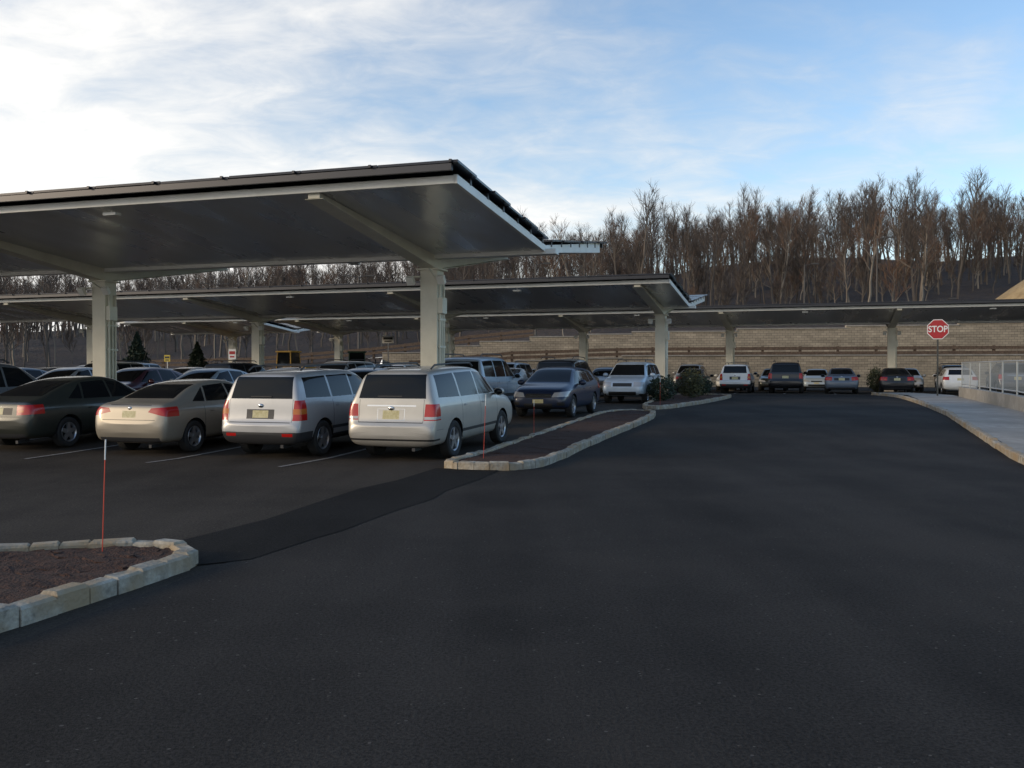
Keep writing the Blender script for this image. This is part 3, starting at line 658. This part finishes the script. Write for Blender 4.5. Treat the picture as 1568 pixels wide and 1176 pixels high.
# ---------------------------------------------------------------- bare trees
def gen_tree(seed,H,bushy=1.0,t0=.30,sw=.45):
    rnd=random.Random(seed); mb=MB()
    pts=[Vector((0,0,-.5))]; n=8; dx=rnd.uniform(-.06,.06);dy=rnd.uniform(-.06,.06)
    for i in range(1,n+1):
        pts.append(Vector((pts[-1].x+dx*H/n*2+rnd.uniform(-.16,.16),pts[-1].y+dy*H/n*2+rnd.uniform(-.16,.16),H*i/n)))
    R0=.011*H+.02
    rad=lambda t:R0*(1-t)**.8+.02
    for i in range(n): mb.tube(pts[i],pts[i+1],rad(i/n),rad((i+1)/n),4,0)
    def at(t):
        k=min(n-1,int(t*n)); return pts[k].lerp(pts[k+1],t*n-k)
    nl=int(15*bushy)
    for l in range(nl):
        t=t0+(.98-t0)*(l+rnd.random())/nl; az=rnd.uniform(0,6.283); el=R(rnd.uniform(15,62)+16*t)
        L=((1-t)*sw*H+.7)*rnd.uniform(.6,1.35); L=min(L,.36*H)
        d=Vector((math.cos(az)*math.cos(el),math.sin(az)*math.cos(el),math.sin(el))); a=at(t)
        seg=3; r0=rad(t)*.5; p=a; ps=[a]
        for s_ in range(seg):
            d=(d+Vector((rnd.uniform(-.22,.22),rnd.uniform(-.22,.22),.14))).normalized(); q=p+d*L/seg
            mb.tube(p,q,r0*(1-s_/seg)+.014,r0*(1-(s_+1)/seg)+.012,3,0 if s_<2 else 1); p=q; ps.append(q)
        for b in range(6):
            u=.2+.8*(b+rnd.random())/6; k=min(seg-1,int(u*seg)); o=ps[k].lerp(ps[k+1],u*seg-k)
            d2=(d+Vector((rnd.uniform(-1,1),rnd.uniform(-1,1),rnd.uniform(-.1,.7)))*.8).normalized(); L2=L*rnd.uniform(.25,.5)+.2; e=o+d2*L2
            mb.ribbon(o,e,.021,.010,1,rnd)
            for w in range(3):
                o2=o.lerp(e,.25+.75*rnd.random()); d3=(d2+Vector((rnd.uniform(-1,1),rnd.uniform(-1,1),rnd.uniform(-.2,.8)))*.75).normalized()
                mb.ribbon(o2,o2+d3*rnd.uniform(.35,1.0),.015,.006,1,rnd)
    return mb.mesh('bare_tree_%d'%seed,[M_bark,M_twig])
TM=[gen_tree(i,random.uniform(8,10.5),t0=random.uniform(.28,.5),sw=random.uniform(.38,.6)) for i in range(9)]
TS=[gen_tree(40+i,random.uniform(11,12.5),t0=.5,sw=.5) for i in range(3)]
BR=[gen_tree(20+i,random.uniform(4,5.5),1.2) for i in range(3)]
forest=empty('bare_forest')
rnd=random.Random(3)
def plant(x,y,m,s):
    o=bpy.data.objects.new('tree',m); S.collection.objects.link(o); o.parent=forest
    o.location=(x,y,hz(x,y)); o.rotation_euler=(rnd.uniform(-.08,.08),rnd.uniform(-.08,.08),rnd.uniform(0,6.28)); o.scale=(s,s,s*rnd.uniform(.85,1.12))
cnt=0
while cnt<1500:
    dep=4+96*rnd.random()**.9; x=rnd.uniform(-150,170); y=wy(x)+dep
    if abs(x)>.66*y: continue
    if (x-56.5)**2+(y-92)**2<230: continue
    if dep<14 and rnd.random()<.5: continue
    if x<-15 and rnd.random()<.3: continue
    if noise.noise(Vector((x*.07,y*.07,5)))<-.2 and rnd.random()<.6: continue
    cnt+=1
    if dep<45 and rnd.random()<.4: plant(x,y,rnd.choice(BR),rnd.uniform(.6,1.2))
    elif rnd.random()<.10: plant(x,y,rnd.choice(TS),rnd.uniform(.85,1.05))
    else: plant(x,y,rnd.choice(TM),rnd.uniform(.65,1.03))

# shrubs and evergreens
M_leafA=noisy('evergreen_needles',(.010,.022,.010),(.030,.045,.020),scale=3,bump=0,rough=.8)
M_leafB=noisy('shrub_leaves',(.03,.035,.012),(.10,.09,.03),scale=5,bump=0,rough=.8)
def shrub(name,x,y,z,w,h,m,n=1400,cone=False):
    r=random.Random(int(x*100)); mb=MB()
    for k in range(14):
        a=r.uniform(0,6.28); mb.tube((0,0,0),(w*.4*math.cos(a),w*.4*math.sin(a),h*.7),.02,.006,4,1)
    if cone: mb.tube((0,0,0),(0,0,h*.95),.09,.01,6,1)
    for k in range(n):
        if cone:
            t=r.random()**1.3; tier=(t*9)%1; rad=w*.5*(1-t)*(1-.45*tier)*r.uniform(.5,1.05)+.03; a=r.uniform(0,6.28)
            rad*=1+.35*noise.noise(Vector((math.cos(a)*1.5,math.sin(a)*1.5,t*6+x)))
            p=Vector((rad*math.cos(a),rad*math.sin(a),h*(.06+.94*t)-rad*.15)); sz=.07+.05*(1-t)
        else:
            v=Vector((r.gauss(0,1),r.gauss(0,1),r.gauss(0,1))).normalized()*r.uniform(.55,1)
            lob=1+.3*noise.noise(v*2.5+Vector((x,y,0))); p=Vector((v.x*w*.5*lob,v.y*w*.5*lob,h*.5+v.z*h*.5*lob)); sz=.045
        d=Vector((r.uniform(-1,1),r.uniform(-1,1),r.uniform(-1,1))).normalized(); e=d.orthogonal().normalized()
        mb.add([p-d*sz-e*sz*.5,p+d*sz-e*sz*.5,p+d*sz*1.2+e*sz*.5,p-d*sz*.6+e*sz*.6],[(0,1,2,3)],0)
    o=mb.obj(name,[m,M_bark]); o.location=(x,y,z)
shrub('shrub',5.95,37.4,gz(37)+.08,1.2,1.0,M_leafA); shrub('shrub',7.9,41.5,gz(41)+.08,1.3,1.3,M_leafB); shrub('shrub',8.9,44.5,gz(44)+.08,1.2,1.0,M_leafA); shrub('shrub',7.0,45,gz(44)+.08,1.5,1.2,M_leafB)
shrub('shrub',20.3,52.5,.45,.9,1.5,M_leafB)
for px,py,w,h in [(-29.5,74,3.6,3.9),(-25.6,76.5,3.2,3.2),(-33.5,77,3.8,3.6)]:
    shrub('evergreen_tree',px,py,.9,w,h,M_leafA,4000,True)

# ---------------------------------------------------------------- signs, stakes, lamps, machine
M_sred=noisy('sign_red',(.42,.02,.025),(.36,.018,.02),scale=6,bump=0,rough=.4); M_swh=mat('sign_white',(.75,.75,.73),.45)
ss=empty('stop_sign',(19.55,43.2,gz(43.2)+.13),-R(20))
mb=MB(); mb.box((0,0,1.75),(.07,.05,3.5)); mb.obj('post',[noisy('post_steel',(.05,.055,.05),(.08,.08,.075),bump=0)],parent=ss)
def octa(nm,r,y,th,m):
    b=MB(); k=[(r*math.cos(R(22.5+45*i)),y,3.05+r*math.sin(R(22.5+45*i))) for i in range(8)]; b.add(k+[(p[0],y+th,p[2]) for p in k],[tuple(range(8)),tuple(reversed(range(8,16)))]+[(i,8+i,8+(i+1)%8,(i+1)%8) for i in range(8)]); return b.obj(nm,[m],parent=ss)
octa('border',.49,-.035,.008,M_swh); octa('face',.455,-.041,.005,M_sred)
cu=bpy.data.curves.new('legend','FONT'); cu.body='STOP'; cu.size=.40; cu.align_x='CENTER'; cu.align_y='CENTER'; cu.extrude=.002; cu.offset=.008; cu.materials.append(M_swh)
t=bpy.data.objects.new('legend',cu); S.collection.objects.link(t); t.parent=ss; t.location=(0,-.046,3.05); t.rotation_euler=(R(90),0,0); t.scale=(.85,1,1)
M_org=mat('stake_orange',(.55,.06,.03),.5)
def stake(x,y,h,lean=0):
    b=MB(); b.tube((0,0,-.1),(lean,0,h*.82),.005,.005,6,0); b.tube((lean,0,h*.82),(lean*1.2,0,h),.0065,.0065,6,1,True)
    o=b.obj('snow_stake',[M_org,M_swh]); o.location=(x,y,gz(y)+.1)
stake(-3.54,8.1,.97,.03); stake(-.52,17.0,1.15,.04); stake(.5,21.4,.8); stake(5.2,33,1.0)
M_lp=mat('lamp_pole',(.10,.09,.08),.5,.3)
def street_lamp(x,y,z,h,two=False):
    b=MB(); b.tube((0,0,0),(0,0,h),.11,.06,8,0,True)
    for sx in ((-1,1) if two else (1,)):
        b.tube((0,0,h-.1),(sx*.9,0,h+.1),.04,.035,6); b.box((sx*1.1,0,h+.1),(.7,.3,.12))
    b.box((0,0,.3),(.5,.5,.6),0)
    o=b.obj('street_lamp',[M_lp]); o.location=(x,y,z)
for x,y,top in [(34.5,89,14.3),(29.5,95,12.5),(2.3,92,12.2),(41,90,8.6),(-15,92,11),(-30,95,10.5)]:
    z=hz(x,y)-.2; street_lamp(x,y,z,top-z,x<0)
def small_sign(nm,x,y,z,h,w,hh,m1,m2):
    e=empty(nm,(x,y,z),-.2); b=MB(); b.box((0,0,h/2),(.06,.06,h)); b.obj('post',[M_galv],parent=e)
    b=MB(); b.box((0,-.045,h-hh/2),(w,.02,hh)); b.obj('panel',[m1],parent=e,bevel=.01)
    b=MB(); b.box((0,-.058,h-hh*.36),(w*.78,.004,hh*.3)); b.box((0,-.058,h-hh*.75),(w*.6,.004,hh*.16)); b.obj('legend',[m2],parent=e)
small_sign('traffic_sign',-20.5,69,.45,2.9,.6,.75,M_swh,M_sred); small_sign('traffic_sign',-26,71,.45,2.5,.5,.5,mat('sign_yel',(.6,.45,.05),.5),M_dark)
small_sign('traffic_sign',-10,76,1.6,3.0,1.0,.6,M_swh,M_dark)
def loader(x,y,rot,c=M_yel):
    e=empty('wheel_loader',(x,y,.45),rot); b=MB()
    b.box((0,-1.2,1.15),(1.5,2.2,.9),0,None,.92); b.box((0,1.0,.95),(1.1,1.6,.6),0); b.box((0,-.1,.8),(.9,3.2,.4),1)
    b.box((0,-.25,2.1),(1.3,1.3,1.2),2,None,.9); b.box((0,-.25,2.76),(1.4,1.4,.12),0)
    for sx in(-.66,.66):
        for yy in (-.88,.38): b.tube((sx,yy,1.5),(sx*.9,yy*.9-.02,2.72),.05,.05,6,0)
    for sx in (-.5,.5): b.tube((sx,.9,1.4),(sx,2.8,.7),.11,.09,8,0); b.tube((sx*.8,1.0,1.0),(sx*.8,2.2,.95),.06,.05,8,1)
    b.hexa([(-1.2,2.7,.15),(1.2,2.7,.15),(1.2,3.6,.15),(-1.2,3.6,.15),(-1.2,2.6,1.1),(1.2,2.6,1.1),(1.2,2.9,1.1),(-1.2,2.9,1.1)],0)
    b.tube((.45,-1.7,1.6),(.45,-1.7,2.2),.05,.05,8,1)
    b.obj('chassis',[c,M_dark,M_glass],parent=e,bevel=.04)
    w=MB()
    for sx in (-.85,.85):
        for yy in (-1.3,1.3): w.tube((sx-.22,yy,.62),(sx+.22,yy,.62),.62,.62,20,0,True); w.tube((sx-.235,yy,.62),(sx+.235,yy,.62),.3,.3,14,1,True)
    w.obj('wheels',[M_tyre,c],parent=e,bevel=.05)
loader(-17.2,71.5,R(70)); loader(-12.3,73,R(100),noisy('machine_green',(.03,.07,.05),(.05,.10,.06),bump=0))

# ---------------------------------------------------------------- light, world, camera
AZ=R(-106); EL=R(16)
sv=Vector((math.sin(AZ)*math.cos(EL),math.cos(AZ)*math.cos(EL),math.sin(EL)))
L=bpy.data.lights.new('sun','SUN'); L.energy=2.0; L.angle=R(12); L.color=(1,.80,.56)
lo=bpy.data.objects.new('sun',L); S.collection.objects.link(lo); lo.rotation_euler=sv.to_track_quat('Z','Y').to_euler()
w=bpy.data.worlds.new('World'); S.world=w; w.use_nodes=True; nt=w.node_tree; nt.nodes.clear()
def N_(t,**k):
    n=nt.nodes.new(t)
    for a,v in k.items(): setattr(n,a,v)
    return n
def mth(op,a,b=None,c=None):
    n=N_('ShaderNodeMath',operation=op)
    for i,v in enumerate((a,b,c)):
        if v is None: continue
        if isinstance(v,(int,float)): n.inputs[i].default_value=v
        else: nt.links.new(v,n.inputs[i])
    return n.outputs[0]
sky=N_('ShaderNodeTexSky',sky_type='NISHITA',sun_disc=False,sun_elevation=EL,sun_rotation=AZ%(2*math.pi)); sky.air_density=1.0; sky.dust_density=.2; sky.ozone_density=2.2
tc=N_('ShaderNodeTexCoord'); sep=N_('ShaderNodeSeparateXYZ'); nt.links.new(tc.outputs['Generated'],sep.inputs[0])
X,Y,Z=sep.outputs
zc=mth('ADD',mth('MAXIMUM',Z,0.0),.20)
cx=mth('DIVIDE',X,zc); cy=mth('DIVIDE',Y,zc)
comb=N_('ShaderNodeCombineXYZ'); nt.links.new(cx,comb.inputs[0]); nt.links.new(cy,comb.inputs[1])
mp=N_('ShaderNodeMapping'); mp.inputs['Rotation'].default_value=(0,0,R(30)); mp.inputs['Scale'].default_value=(1.0,1.45,1); mp.inputs['Location'].default_value=(5.3,2.9,0); nt.links.new(comb.outputs[0],mp.inputs[0])
n1=N_('ShaderNodeTexNoise'); n1.inputs['Scale'].default_value=1.2; n1.inputs['Detail'].default_value=5; n1.inputs['Roughness'].default_value=.55; n1.inputs['Distortion'].default_value=.3; nt.links.new(mp.outputs[0],n1.inputs['Vector'])
n2=N_('ShaderNodeTexNoise'); n2.inputs['Scale'].default_value=5.0; n2.inputs['Detail'].default_value=6; n2.inputs['Roughness'].default_value=.62; n2.inputs['Distortion'].default_value=.5; nt.links.new(mp.outputs[0],n2.inputs['Vector'])
v=mth('ADD',mth('MULTIPLY',n1.outputs['Fac'],.85),mth('MULTIPLY',mth('SUBTRACT',n2.outputs['Fac'],.5),.42))
v=mth('ADD',v,mth('MULTIPLY',X,-.46)); v=mth('ADD',v,mth('MULTIPLY',mth('SUBTRACT',.36,Z),1.05))
mr=N_('ShaderNodeMapRange',interpolation_type='SMOOTHSTEP'); mr.inputs[1].default_value=.24; mr.inputs[2].default_value=.84; mr.inputs[3].default_value=.03; mr.inputs[4].default_value=.97; nt.links.new(v,mr.inputs[0])
b1=N_('ShaderNodeBackground'); b1.inputs[1].default_value=.23; nt.links.new(sky.outputs[0],b1.inputs[0])
b2=N_('ShaderNodeBackground'); b2.inputs[0].default_value=(1.0,.98,.945,1)
st=N_('ShaderNodeMapRange'); st.inputs[1].default_value=.4; st.inputs[2].default_value=.95; st.inputs[3].default_value=.78; st.inputs[4].default_value=1.25; nt.links.new(v,st.inputs[0]); nt.links.new(st.outputs[0],b2.inputs[1])
mx=N_('ShaderNodeMixShader'); nt.links.new(mr.outputs[0],mx.inputs[0]); nt.links.new(b1.outputs[0],mx.inputs[1]); nt.links.new(b2.outputs[0],mx.inputs[2])
out=N_('ShaderNodeOutputWorld'); nt.links.new(mx.outputs[0],out.inputs[0])

cam=bpy.data.cameras.new('camera'); cam.lens=33.06; cam.sensor_width=36; cam.clip_end=3000; cam.clip_start=.05
co=bpy.data.objects.new('camera',cam); S.collection.objects.link(co); co.location=(0,0,1.65); co.rotation_euler=(R(90-.716),0,0); S.camera=co
S.view_settings.view_transform='Standard'; S.view_settings.look='None'; S.view_settings.exposure=0
